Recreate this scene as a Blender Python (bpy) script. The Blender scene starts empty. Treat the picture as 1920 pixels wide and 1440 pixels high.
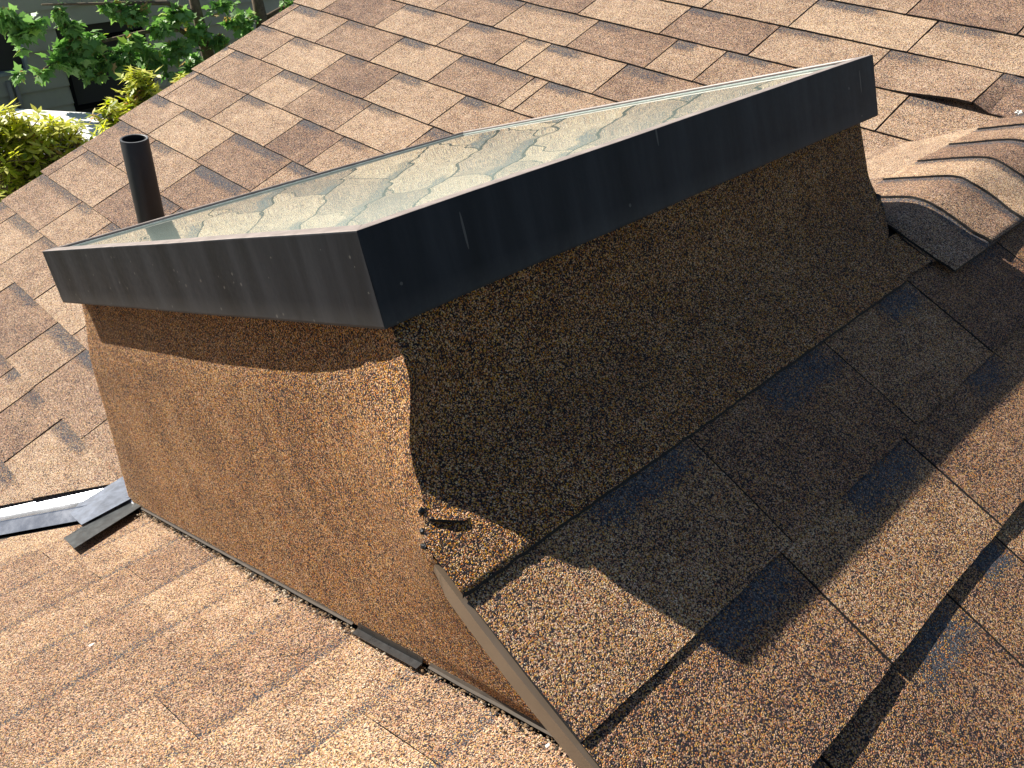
import bpy, bmesh, math, random
from mathutils import Vector, Matrix, noise
R = random.Random(7)
sc = bpy.context.scene
C = sc.collection

# ------------------------------------------------------------------ camera, light, exposure
S = 0.70            # metres per survey unit
H = 3.6             # camera height above the yard
ROT = [[0.7073121162127927, -0.7061458912972012, 0.03267339074326849],
       [-0.3815232422148357, -0.42024770866677236, -0.8233054591160002],
       [0.595104684831552, 0.5698682686063589, -0.5666573660750651]]   # rows: right, down, forward
cam_d = bpy.data.cameras.new('camera'); cam = bpy.data.objects.new('camera', cam_d); C.objects.link(cam)
rt, dn, fw = [Vector(r).normalized() for r in ROT]
cam.matrix_world = Matrix(((rt.x, -dn.x, -fw.x, 0), (rt.y, -dn.y, -fw.y, 0), (rt.z, -dn.z, -fw.z, H), (0, 0, 0, 1)))
cam_d.sensor_width = 36.0
cam_d.lens = 36.0 * 1647.18 / 1920
cam_d.clip_start = 0.02; cam_d.clip_end = 400
sc.camera = cam

SUN = Vector((0.23683713, -0.73258832, -0.6381399)).normalized()      # direction the light travels
elev = math.asin(-SUN.z); az = math.atan2(-SUN.x, -SUN.y)
world = bpy.data.worlds.new('World'); sc.world = world; world.use_nodes = True
wt = world.node_tree; bg = wt.nodes['Background']
sky = wt.nodes.new('ShaderNodeTexSky'); sky.sky_type = 'NISHITA'; sky.sun_disc = False
sky.sun_elevation = elev; sky.sun_rotation = az
sky.air_density = 1.0; sky.dust_density = 0.6
wt.links.new(sky.outputs[0], bg.inputs[0]); bg.inputs[1].default_value = 0.05
sl = bpy.data.lights.new('sun', 'SUN'); sl.energy = 5.0; sl.angle = math.radians(0.53); sl.color = (1.0, 0.94, 0.85)
so = bpy.data.objects.new('sun', sl); C.objects.link(so)
so.rotation_euler = SUN.to_track_quat('-Z', 'Y').to_euler(); so.location = (-4, 12, 12)
sc.view_settings.view_transform = 'Standard'; sc.view_settings.look = 'None'
sc.view_settings.gamma = 1; sc.view_settings.use_curve_mapping = False
sc.view_settings.exposure = .95

# ------------------------------------------------------------------ survey of the roof (units, camera at 0,0,0)
tA, cA = 0.40, -1.92608      # main slope:        z =  tA*x + cA
tB, cB = 0.43, -0.986137     # dormer, near side: z =  tB*y + cB
tC, cC = 0.39, -0.890484     # lower slope:       z = -tC*y + cC
ry, rz = 0.62305, -0.718226  # dormer ridge
tD, cD = 0.39, rz + 0.39 * ry  # dormer, far side:  z = -tD*y + cD
XW = 0.562                   # gable wall plane
XR = 0.4658                  # rake of the dormer
def U(x, y, z): return Vector((x * S, y * S, z * S + H))

# ------------------------------------------------------------------ helpers
def setp(o, label=None, cat=None, group=None, kind=None):
    if label: o['label'] = label
    if cat: o['category'] = cat
    if group: o['group'] = group
    if kind: o['kind'] = kind
    return o
def empty(name, loc, label, cat, group=None):
    o = bpy.data.objects.new(name, None); C.objects.link(o); o.location = loc; o.empty_display_size = .1
    return setp(o, label, cat, group)
def link(name, me, mat, parent=None, smooth=False):
    if mat and not me.materials: me.materials.append(mat)
    if smooth:
        for p in me.polygons: p.use_smooth = True
    o = bpy.data.objects.new(name, me); C.objects.link(o)
    if parent is not None:
        o.parent = parent
        o.matrix_parent_inverse = Matrix.Identity(4)
    return o
def from_bm(name, bm, mat, parent=None, smooth=False):
    me = bpy.data.meshes.new(name); bm.to_mesh(me); bm.free()
    return link(name, me, mat, parent, smooth)
def world_child(o):          # mesh written in world coordinates under a parent that sits elsewhere
    p = o.parent; M = Matrix.Identity(4); chain = []
    while p is not None: chain.append(p.matrix_basis.copy()); p = p.parent
    for m in reversed(chain): M = M @ m
    o.matrix_parent_inverse = M.inverted()
    return o
def add_box(bm, lo, hi, M=None, bevel=0):
    g = bmesh.ops.create_cube(bm, size=1)
    vs = g['verts']
    for v in vs:
        v.co = Vector([(lo[i] + hi[i]) / 2 + v.co[i] * (hi[i] - lo[i]) for i in range(3)])
    if bevel:
        es = list({e for v in vs for e in v.link_edges})
        r = bmesh.ops.bevel(bm, geom=es, offset=bevel, segments=2, affect='EDGES', profile=.6)
        vs = list({v for f in r['faces'] for v in f.verts} | {v for v in vs if v.is_valid})
    if M is not None:
        for v in vs: v.co = M @ v.co
    return vs
def add_tube(bm, pts, rads, n=8, cap=True):
    rings = []
    for i, p in enumerate(pts):
        d = (pts[min(i + 1, len(pts) - 1)] - pts[max(i - 1, 0)]).normalized()
        u = d.orthogonal().normalized(); w = d.cross(u)
        if rings:
            u = (pu - d * pu.dot(d)).normalized(); w = d.cross(u)
        pu = u
        rings.append([bm.verts.new(p + (u * math.cos(a) + w * math.sin(a)) * rads[i]) for a in [2 * math.pi * k / n for k in range(n)]])
    for a, b in zip(rings, rings[1:]):
        for k in range(n):
            bm.faces.new((a[k], a[(k + 1) % n], b[(k + 1) % n], b[k]))
    if cap:
        bm.faces.new(rings[0][::-1]); bm.faces.new(rings[-1])
def smooth01(t):
    t = min(1, max(0, t)); return t * t * (3 - 2 * t)
def lerp_list(xs, ys, t):
    if t <= xs[0]: return ys[0]
    for i in range(len(xs) - 1):
        if t <= xs[i + 1]:
            return ys[i] + (ys[i + 1] - ys[i]) * ((t - xs[i]) / (xs[i + 1] - xs[i]))
    return ys[-1]

# ------------------------------------------------------------------ materials
def new_mat(name):
    m = bpy.data.materials.new(name); m.use_nodes = True
    nt = m.node_tree; nt.nodes.clear()
    out = nt.nodes.new('ShaderNodeOutputMaterial'); b = nt.nodes.new('ShaderNodeBsdfPrincipled')
    nt.links.new(b.outputs[0], out.inputs[0]); return m, nt, b
def ND(nt, t, **kw):
    n = nt.nodes.new(t)
    for k, v in kw.items():
        if k in ('ins',):
            for i, x in v.items(): n.inputs[i].default_value = x
        else: setattr(n, k, v)
    return n
def mathn(nt, op, a, b=None, clamp=False):
    n = nt.nodes.new('ShaderNodeMath'); n.operation = op; n.use_clamp = clamp
    for i, x in enumerate((a, b)):
        if x is None: continue
        if isinstance(x, (int, float)): n.inputs[i].default_value = x
        else: nt.links.new(x, n.inputs[i])
    return n.outputs[0]
def mixc(nt, f, a, b, mode='MIX'):
    n = nt.nodes.new('ShaderNodeMix'); n.data_type = 'RGBA'; n.blend_type = mode
    for i, x in ((0, f), (6, a), (7, b)):
        if isinstance(x, (int, float)): n.inputs[i].default_value = x
        elif isinstance(x, tuple): n.inputs[i].default_value = x
        else: nt.links.new(x, n.inputs[i])
    return n.outputs[2]
def ramp(nt, fac, stops, interp='LINEAR'):
    n = nt.nodes.new('ShaderNodeValToRGB'); n.color_ramp.interpolation = interp
    els = n.color_ramp.elements
    while len(els) > 1: els.remove(els[-1])
    els[0].position = stops[0][0]; els[0].color = stops[0][1] + (1,)
    for p, c in stops[1:]:
        e = els.new(p); e.color = c + (1,)
    nt.links.new(fac, n.inputs[0]); return n.outputs[0]

def granule_material(name, scale=900, stops=None, tiled=True, grit=0.9, rough=.86, coords='Object'):
    """mineral granules: one colour per grain; per-piece tone and slate band come from object properties"""
    m, nt, b = new_mat(name)
    tc = ND(nt, 'ShaderNodeTexCoord')
    vec = tc.outputs[coords]
    vo = ND(nt, 'ShaderNodeTexVoronoi', feature='F1', ins={'Scale': scale, 'Randomness': 1.0}); nt.links.new(vec, vo.inputs['Vector'])
    sep = ND(nt, 'ShaderNodeSeparateColor'); nt.links.new(vo.outputs['Color'], sep.inputs[0])
    r1, r2, r3 = sep.outputs
    big = ND(nt, 'ShaderNodeTexNoise', ins={'Scale': 26.0, 'Detail': 4.0, 'Roughness': .6}); nt.links.new(vec, big.inputs['Vector'])
    big2 = ND(nt, 'ShaderNodeTexNoise', ins={'Scale': 5.0, 'Detail': 3.0, 'Roughness': .6}); nt.links.new(vec, big2.inputs['Vector'])
    drift = mathn(nt, 'ADD', mathn(nt, 'MULTIPLY', mathn(nt, 'SUBTRACT', big.outputs[0], .5), .42),
                  mathn(nt, 'MULTIPLY', mathn(nt, 'SUBTRACT', big2.outputs[0], .5), .35))
    v = mathn(nt, 'ADD', r1, drift if tiled else mathn(nt, 'MULTIPLY', drift, .55))
    if tiled:
        at = ND(nt, 'ShaderNodeAttribute', attribute_type='OBJECT', attribute_name='tone')
        tone = at.outputs['Fac']
        v = mathn(nt, 'ADD', v, mathn(nt, 'MULTIPLY', mathn(nt, 'SUBTRACT', tone, .5), .26))
    v = mathn(nt, 'ADD', v, 0.0, clamp=True)
    col = ramp(nt, v, stops or [(0.0, (.010, .011, .016)), (.25, (.020, .020, .026)), (.36, (.075, .045, .035)), (.45, (.24, .130, .080)),
                                (.60, (.42, .250, .140)), (.78, (.56, .355, .195)), (.92, (.68, .47, .27)), (1.0, (.78, .60, .40))])
    # hue scatter grain by grain
    hs = ND(nt, 'ShaderNodeHueSaturation'); nt.links.new(col, hs.inputs['Color'])
    nt.links.new(mathn(nt, 'ADD', .475 if tiled else .474, mathn(nt, 'MULTIPLY', r2, .048)), hs.inputs['Hue'])
    sat0 = ND(nt, 'ShaderNodeAttribute', attribute_type='OBJECT', attribute_name='warm').outputs['Fac'] if tiled else .74
    nt.links.new(mathn(nt, 'ADD', sat0, mathn(nt, 'MULTIPLY', r3, .70)), hs.inputs['Saturation'])
    col = hs.outputs[0]
    if tiled:
        # purple-brown against golden blends
        col = mixc(nt, mathn(nt, 'MULTIPLY', mathn(nt, 'SUBTRACT', 1.0, tone), .55), col, mixc(nt, 1.0, col, (.82, .77, .86, 1), 'MULTIPLY'))
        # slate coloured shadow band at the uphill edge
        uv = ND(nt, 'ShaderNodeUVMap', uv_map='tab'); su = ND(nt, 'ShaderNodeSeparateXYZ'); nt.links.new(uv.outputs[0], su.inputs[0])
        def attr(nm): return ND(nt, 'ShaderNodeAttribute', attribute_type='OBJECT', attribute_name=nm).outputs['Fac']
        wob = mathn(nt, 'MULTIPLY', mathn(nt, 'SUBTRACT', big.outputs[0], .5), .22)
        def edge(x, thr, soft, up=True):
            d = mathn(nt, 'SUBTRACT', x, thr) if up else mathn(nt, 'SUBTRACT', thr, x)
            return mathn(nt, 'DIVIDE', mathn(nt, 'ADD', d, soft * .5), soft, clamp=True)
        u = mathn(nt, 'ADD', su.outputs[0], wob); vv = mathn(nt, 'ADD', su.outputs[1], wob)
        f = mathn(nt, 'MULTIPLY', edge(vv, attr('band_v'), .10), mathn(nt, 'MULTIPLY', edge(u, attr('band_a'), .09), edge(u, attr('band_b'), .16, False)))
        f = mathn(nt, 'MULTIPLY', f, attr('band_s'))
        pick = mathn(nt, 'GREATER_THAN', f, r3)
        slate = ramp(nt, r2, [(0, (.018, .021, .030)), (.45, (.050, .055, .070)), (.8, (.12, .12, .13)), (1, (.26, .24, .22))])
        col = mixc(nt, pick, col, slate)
    nt.links.new(col, b.inputs['Base Color'])
    b.inputs['Roughness'].default_value = rough
    b.inputs['Specular IOR Level'].default_value = .35
    bp = ND(nt, 'ShaderNodeBump', ins={'Strength': grit, 'Distance': .0011})
    hgt = mathn(nt, 'SUBTRACT', 1.0, mathn(nt, 'MULTIPLY', vo.outputs['Distance'], 1.2))
    hgt = mathn(nt, 'ADD', hgt, mathn(nt, 'MULTIPLY', r2, .5))
    nt.links.new(hgt, bp.inputs['Height']); nt.links.new(bp.outputs[0], b.inputs['Normal'])
    return m
M_SHINGLE = granule_material('shingle_granules')
M_CAPSHEET = granule_material('cap_sheet_granules', scale=920, tiled=False, grit=1.0, stops=[
    (0.0, (.008, .009, .015)), (.36, (.012, .012, .018)), (.47, (.060, .030, .020)), (.58, (.26, .120, .052)),
    (.72, (.52, .255, .100)), (.86, (.72, .410, .175)), (1.0, (.85, .60, .36))])

def plain(name, col, rough=.6, metal=0.0, spec=.5, noise_s=None, noise_a=.25, bump=0, bscale=60, stretch=None):
    m, nt, b = new_mat(name)
    b.inputs['Roughness'].default_value = rough; b.inputs['Metallic'].default_value = metal
    b.inputs['Specular IOR Level'].default_value = spec
    if noise_s:
        tc = ND(nt, 'ShaderNodeTexCoord'); vec = tc.outputs['Object']
        if stretch:
            mp = ND(nt, 'ShaderNodeMapping'); mp.inputs['Scale'].default_value = stretch; nt.links.new(vec, mp.inputs[0]); vec = mp.outputs[0]
        n = ND(nt, 'ShaderNodeTexNoise', ins={'Scale': noise_s, 'Detail': 6.0, 'Roughness': .65}); nt.links.new(vec, n.inputs['Vector'])
        lo = tuple(c * (1 - noise_a) for c in col); hi = tuple(min(1, c * (1 + noise_a)) for c in col)
        nt.links.new(ramp(nt, n.outputs[0], [(.3, lo), (.7, hi)]), b.inputs['Base Color'])
        nt.links.new(mathn(nt, 'ADD', rough - .12, mathn(nt, 'MULTIPLY', n.outputs[0], .24)), b.inputs['Roughness'])
        if bump:
            n2 = ND(nt, 'ShaderNodeTexNoise', ins={'Scale': bscale, 'Detail': 5.0}); nt.links.new(tc.outputs['Object'], n2.inputs['Vector'])
            bp = ND(nt, 'ShaderNodeBump', ins={'Strength': bump, 'Distance': .002}); nt.links.new(n2.outputs[0], bp.inputs['Height']); nt.links.new(bp.outputs[0], b.inputs['Normal'])
    else: b.inputs['Base Color'].default_value = col + (1,)
    return m
M_ASPHALT = plain('asphalt_edge', (.012, .011, .011), .8, noise_s=300, noise_a=.5, bump=.5, bscale=700)
M_FELT = plain('roof_deck_felt', (.020, .019, .019), .9, spec=.1, noise_s=80)
M_TAR = plain('roofing_cement', (.010, .010, .011), .38, noise_s=160, noise_a=.5, bump=1.0, bscale=260)
M_DRIP = plain('brown_drip_edge', (.17, .125, .085), .42, metal=0.0, noise_s=14, noise_a=.14)
M_FLASH = plain('galvanised_flashing', (.40, .41, .43), .27, metal=.85, noise_s=24, noise_a=.2)
M_PAINTFLASH = plain('dark_painted_flashing', (.055, .060, .060), .42, metal=.2, noise_s=60, noise_a=.5)
M_BLACKSTRIP = plain('black_flashing', (.018, .018, .018), .3, noise_s=80)
M_ABS = plain('black_plastic_pipe', (.014, .014, .015), .48, noise_s=30, noise_a=.3)
M_PIPERIM = plain('scuffed_pipe_rim', (.09, .09, .09), .5, noise_s=60)
M_PIPEIN = plain('pipe_inside', (.006, .006, .006), .8, noise_s=30)
M_WOOD = plain('painted_trim_board', (.16, .12, .09), .7, noise_s=14)
M_SIDING_H = plain('house_siding', (.36, .31, .25), .7, noise_s=6)
M_GASKET = plain('black_gasket', (.012, .012, .012), .55, noise_s=60)
M_SILICONE = plain('grey_sealant_bead', (.42, .43, .41), .4, noise_s=60)

def frame_material():
    m, nt, b = new_mat('weathered_black_aluminium')
    tc = ND(nt, 'ShaderNodeTexCoord'); o = tc.outputs['Object']
    mp = ND(nt, 'ShaderNodeMapping'); mp.inputs['Scale'].default_value = (9, 9, 1.2); nt.links.new(o, mp.inputs[0])
    n1 = ND(nt, 'ShaderNodeTexNoise', ins={'Scale': 2.2, 'Detail': 6.0, 'Roughness': .6}); nt.links.new(mp.outputs[0], n1.inputs['Vector'])
    n2 = ND(nt, 'ShaderNodeTexNoise', ins={'Scale': 90.0, 'Detail': 4.0, 'Roughness': .7}); nt.links.new(o, n2.inputs['Vector'])
    col = ramp(nt, n1.outputs[0], [(.28, (.010, .011, .013)), (.5, (.021, .023, .028)), (.75, (.040, .043, .050))])
    # dust settles at the lower lip of the skirt
    sx = ND(nt, 'ShaderNodeSeparateXYZ'); nt.links.new(o, sx.inputs[0])
    lip = mathn(nt, 'DIVIDE', mathn(nt, 'SUBTRACT', -.062, sx.outputs[2]), .02, clamp=True)
    lip = mathn(nt, 'MULTIPLY', lip, mathn(nt, 'MULTIPLY', n2.outputs[0], .4))
    col = mixc(nt, lip, col, (.13, .125, .115, 1))
    # pits and splashes
    vo = ND(nt, 'ShaderNodeTexVoronoi', feature='F1', ins={'Scale': 70.0}); nt.links.new(o, vo.inputs['Vector'])
    sc3 = ND(nt, 'ShaderNodeSeparateColor'); nt.links.new(vo.outputs['Color'], sc3.inputs[0])
    dot = mathn(nt, 'MULTIPLY', mathn(nt, 'LESS_THAN', vo.outputs['Distance'], .13), mathn(nt, 'GREATER_THAN', sc3.outputs[0], .86))
    col = mixc(nt, mathn(nt, 'MULTIPLY', dot, .35), col, (.22, .21, .19, 1))
    # hairline scratches
    mp2 = ND(nt, 'ShaderNodeMapping'); mp2.inputs['Scale'].default_value = (60, 60, 4.5); mp2.inputs['Rotation'].default_value = (.12, .2, 0); nt.links.new(o, mp2.inputs[0])
    v2 = ND(nt, 'ShaderNodeTexVoronoi', feature='F1', ins={'Scale': 1.0}); nt.links.new(mp2.outputs[0], v2.inputs['Vector'])
    s4 = ND(nt, 'ShaderNodeSeparateColor'); nt.links.new(v2.outputs['Color'], s4.inputs[0])
    scr = mathn(nt, 'MULTIPLY', mathn(nt, 'LESS_THAN', v2.outputs['Distance'], .085), mathn(nt, 'GREATER_THAN', s4.outputs[1], .90))
    col = mixc(nt, mathn(nt, 'MULTIPLY', scr, .30), col, (.30, .28, .25, 1))
    nt.links.new(col, b.inputs['Base Color'])
    b.inputs['Metallic'].default_value = .0; b.inputs['Specular IOR Level'].default_value = .12
    nt.links.new(mathn(nt, 'ADD', .30, mathn(nt, 'MULTIPLY', n2.outputs[0], .28)), b.inputs['Roughness'])
    bp = ND(nt, 'ShaderNodeBump', ins={'Strength': .25, 'Distance': .0006}); nt.links.new(n2.outputs[0], bp.inputs['Height']); nt.links.new(bp.outputs[0], b.inputs['Normal'])
    return m
M_FRAME = frame_material()
M_RIM = plain('frame_rim_baked_sun', (.27, .225, .20), .5, noise_s=40, noise_a=.3, bump=.2, bscale=200)  # top of the black frame: sun and sky light put into a lighter brown

def glass_material():
    m, nt, b = new_mat('wavy_dusty_glass')
    out = [n for n in nt.nodes if n.type == 'OUTPUT_MATERIAL'][0]
    tc = ND(nt, 'ShaderNodeTexCoord'); o = tc.outputs['Object']
    n0 = ND(nt, 'ShaderNodeTexNoise', ins={'Scale': 7.0, 'Detail': 4.0, 'Roughness': .6}); nt.links.new(o, n0.inputs['Vector'])
    dust = ND(nt, 'ShaderNodeTexNoise', ins={'Scale': 160.0, 'Detail': 4.0, 'Roughness': .7}); nt.links.new(o, dust.inputs['Vector'])
    b.inputs['Base Color'].default_value = (.40, .44, .38, 1); b.inputs['Roughness'].default_value = .7
    nt.links.new(mixc(nt, mathn(nt, 'MULTIPLY', n0.outputs[0], dust.outputs[0]), (.40, .51, .46, 1), (.68, .74, .65, 1)), b.inputs['Base Color'])
    b.inputs['Specular IOR Level'].default_value = 0
    gl = ND(nt, 'ShaderNodeBsdfGlossy'); gl.inputs['Roughness'].default_value = .012; gl.inputs['Color'].default_value = (.93, 1.0, .95, 1)
    w = ND(nt, 'ShaderNodeTexNoise', ins={'Scale': 4.3, 'Detail': 1.0, 'Roughness': .4, 'Distortion': .4}); nt.links.new(o, w.inputs['Vector'])
    w2 = ND(nt, 'ShaderNodeTexNoise', ins={'Scale': 38.0, 'Detail': 1.0}); nt.links.new(o, w2.inputs['Vector'])
    hgt = mathn(nt, 'ADD', w.outputs[0], mathn(nt, 'MULTIPLY', w2.outputs[0], .012))
    bp = ND(nt, 'ShaderNodeBump', ins={'Strength': 1.0, 'Distance': .0011}); nt.links.new(hgt, bp.inputs['Height']); nt.links.new(bp.outputs[0], gl.inputs['Normal'])
    fr = ND(nt, 'ShaderNodeFresnel'); fr.inputs['IOR'].default_value = 1.75
    mx = ND(nt, 'ShaderNodeMixShader'); nt.links.new(mathn(nt, 'ADD', mathn(nt, 'MULTIPLY', fr.outputs[0], 1.15), .05, clamp=True), mx.inputs[0])
    nt.links.new(b.outputs[0], mx.inputs[1]); nt.links.new(gl.outputs[0], mx.inputs[2]); nt.links.new(mx.outputs[0], out.inputs[0])
    return m
M_GLASS = glass_material()

# ------------------------------------------------------------------ house and its roof slopes
house = empty('house', (0, 0, 0), 'shingled house roof with a small dormer that carries the skylight, brown asphalt shingles', 'roof')

def slope_frame(kind):
    """matrix of a slope: x along the courses, y uphill, z out of the roof"""
    if kind == 'A': b = Vector((1, 0, tA)); org = U(0, 0, cA)
    elif kind == 'B': b = Vector((0, 1, tB)); org = U(0, 0, cB)
    elif kind == 'C': b = Vector((0, -1, tC)); org = U(0, 0, cC)
    else: b = Vector((0, -1, tD)); org = U(0, 0, cD)
    b.normalize()
    n = {'A': Vector((-tA, 0, 1)), 'B': Vector((0, -tB, 1)), 'C': Vector((0, tC, 1)), 'D': Vector((0, tD, 1))}[kind].normalized()
    a = b.cross(n)
    org = org - n * .0055
    return Matrix(((a.x, b.x, n.x, org.x), (a.y, b.y, n.y, org.y), (a.z, b.z, n.z, org.z), (0, 0, 0, 1)))
FR = {k: slope_frame(k) for k in 'ABCD'}
def deck(name, kind, poly, thick=.022, below=.004):
    """poly: list of (x, y) plan points in units lying on the slope"""
    M = FR[kind]; Mi = M.inverted()
    t, c = {'A': (tA, cA), 'B': (tB, cB), 'C': (tC, cC), 'D': (tD, cD)}[kind]
    zf = {'A': lambda x, y: t * x + c, 'B': lambda x, y: t * y + c, 'C': lambda x, y: -t * y + c, 'D': lambda x, y: -t * y + c}[kind]
    bm = bmesh.new(); top = []; bot = []
    for x, y in poly:
        p = Mi @ U(x, y, zf(x, y)); top.append(bm.verts.new((p.x, p.y, -below - 0.0))); bot.append(bm.verts.new((p.x, p.y, -below - thick)))
    bm.faces.new(top); bm.faces.new(bot[::-1]); n = len(top)
    for i in range(n): bm.faces.new((top[i], bot[i], bot[(i + 1) % n], top[(i + 1) % n]))
    bmesh.ops.recalc_face_normals(bm, faces=bm.faces)
    o = from_bm(name, bm, M_FELT, house); o.matrix_basis = M
    return o
deckA = deck('main_roof_slope', 'A', [(-.5, 3.97), (3.9, 3.97), (3.9, -.9), (2.2, -.9), (1.9, .72), (-.5, 3.15)])
deckB = deck('dormer_roof_slope', 'B', [(.56, ry), (3.3, ry), (3.3, -1.0), (.487, -1.0), (.487, .47), (.56, .52)])
deckC = deck('lower_roof_slope', 'C', [(.60, .28), (.44, .27), (.44, .08), (-1.1, .08), (-1.1, 3.75), (.60, 2.10)])
deckD = deck('dormer_back_slope', 'D', [(1.70, ry), (1.70, 1.95), (2.85, .80), (3.3, ry)])

cosA = 1 / math.sqrt(1 + tA * tA); cosB = 1 / math.sqrt(1 + tB * tB); cosC = 1 / math.sqrt(1 + tC * tC)

def shingle(parent, a0, a1, b0, expo, over=.022, t=.0042, lift=.0055, liftfn=None, jag=.0007, clips=(), tone=.5, band=(2, 2, 2, 0), nu=7, nv=3, name='shingle', skew=0.0):
    """one tab: a0..a1 along the course, butt at b0, exposed for expo uphill"""
    bm = bmesh.new(); uvl = bm.loops.layers.uv.new('tab')
    b1 = b0 + expo + over
    ph = R.uniform(0, 50)
    grid = []
    for j in range(nv + 1):
        row = []
        for i in range(nu + 1):
            s = i / nu; v = j / nv
            a = a0 + (a1 - a0) * s; b = b0 + (b1 - b0) * v
            if i in (0, nu): a += R.uniform(-jag, jag) + skew * v * expo
            if j == 0: b += R.uniform(-jag, jag) * 1.3 + .0012 * noise.noise(Vector((a * 9, ph, 0)))
            z = (lift + .0008 * noise.noise(Vector((a * 6, b * 6, ph)))) * (1 - v) + .0018 * v
            if liftfn: z += liftfn(a, v)
            row.append((a, b, z))
        grid.append(row)
    top = [[bm.verts.new(p) for p in r] for r in grid]
    bot = [[bm.verts.new((p[0], p[1], p[2] - t)) for p in r] for r in grid]
    def face(vs, mi=0):
        f = bm.faces.new(vs); f.material_index = mi
        for l in f.loops:
            l[uvl].uv = ((l.vert.co.x - a0) / (a1 - a0), (l.vert.co.y - b0) / expo)
    for j in range(nv):
        for i in range(nu):
            face((top[j][i], top[j][i + 1], top[j + 1][i + 1], top[j + 1][i]))
    for i in range(nu): face((top[0][i + 1], top[0][i], bot[0][i], bot[0][i + 1]), 1)
    for j in range(nv):
        face((top[j][0], top[j + 1][0], bot[j + 1][0], bot[j][0]), 1)
        face((top[j + 1][nu], top[j][nu], bot[j][nu], bot[j + 1][nu]), 1)
    face((bot[0][0], bot[nv][0], bot[nv][nu], bot[0][nu]), 1) if False else None
    for pt, nr in clips:      # keep the side the normal points away from
        bmesh.ops.bisect_plane(bm, geom=bm.verts[:] + bm.edges[:] + bm.faces[:], plane_co=pt, plane_no=nr, clear_outer=True)
    if not bm.faces: bm.free(); return None
    me = bpy.data.meshes.new(name); bm.to_mesh(me); bm.free()
    me.materials.append(M_SHINGLE); me.materials.append(M_ASPHALT)
    o = link(name, me, None, parent)
    o['warm'] = {'dormer_roof_slope': .78, 'lower_roof_slope': .66}.get(parent.name, .58)
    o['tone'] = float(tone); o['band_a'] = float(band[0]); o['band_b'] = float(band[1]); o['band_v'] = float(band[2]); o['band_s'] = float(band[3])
    return o

def row_tabs(parent, edges, b0, expo, gap=.0024, bandside=-1, clips=(), bandmode='patch', **kw):
    edges = sorted(edges); prev = None
    for i in range(len(edges) - 1):
        a0, a1 = edges[i] + gap / 2, edges[i + 1] - gap / 2
        tone = R.choice([.3, .4, .5, .6, .7, .8]) + R.uniform(-.07, .07)
        if prev is not None and abs(prev - tone) < .12: tone = (tone + .4) % 1.0
        prev = tone
        if bandside > 0: tone = tone * .75 - .08
        if bandmode == 'streak': tone = tone * .95 + .15
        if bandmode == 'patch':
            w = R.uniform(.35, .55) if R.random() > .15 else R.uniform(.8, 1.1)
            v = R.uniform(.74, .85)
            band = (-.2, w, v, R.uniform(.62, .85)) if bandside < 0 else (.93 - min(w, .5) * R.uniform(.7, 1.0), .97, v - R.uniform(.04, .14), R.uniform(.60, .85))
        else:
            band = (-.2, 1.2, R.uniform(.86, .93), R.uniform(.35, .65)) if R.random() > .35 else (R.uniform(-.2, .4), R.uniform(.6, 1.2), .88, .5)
        th = R.choice([0, 0, .0016, .0024])
        k = dict(lift=.0052 + th, t=.0042 + th * .8); k.update(kw)
        if callable(k.get('liftfn_at')): k['liftfn'] = k['liftfn_at']
        k.pop('liftfn_at', None)
        shingle(parent, a0, a1, b0, expo, tone=tone, band=band, clips=clips, **k)

# ---- main slope: measured joints (metres along -x of the slope frame), courses every 0.19 units
JA = {-10: [2.22, 2.5], -9: [2.12, 2.38, 2.66], -8: [2.0, 2.28, 2.52], -7: [1.86, 2.10, 2.36, 2.60], -6: [1.758, 1.916, 2.033, 2.31, 2.55], -5: [1.654, 1.913, 2.074, 2.351, 2.61], -4: [1.72, 1.983, 2.215, 2.46, 2.66], -3: [1.80, 2.05, 2.308, 2.494],
      -2: [1.62, 1.90, 2.16, 2.425, 2.732], -1: [1.75, 2.02, 2.275, 2.541], 0: [1.77, 2.015, 2.303, 2.59], 1: [1.70, 1.957, 2.15, 2.45, 2.734],
      2: [1.742, 2.003, 2.256, 2.441, 2.726], 3: [1.759, 2.044, 2.298, 2.571], 4: [1.35, 1.582, 1.635, 1.917, 2.182, 2.461, 2.734],
      5: [1.433, 1.701, 1.789, 2.033, 2.329, 2.61], 6: [.752, .98, 1.228, 1.377, 1.647, 1.933, 2.198, 2.50], 7: [.616, .874, 1.167, 1.44, 1.729, 2.03, 2.31, 2.58],
      8: [.57, .834, 1.144, 1.405, 1.68, 1.95, 2.20, 2.49], 9: [.38, .654, .912, 1.19, 1.45, 1.72, 2.0, 2.27, 2.55], 10: [.27, .52, .80, 1.06, 1.33, 1.62, 1.88, 2.15, 2.43, 2.68],
      11: [.16, .43, .70, .95, 1.24, 1.5, 1.77, 2.04, 2.30, 2.6]}
valA = (Vector((-2.706 * S, 0, 0)), 0)
expoA = .19 / cosA * S
s2 = Vector((0, 0, 0))
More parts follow.
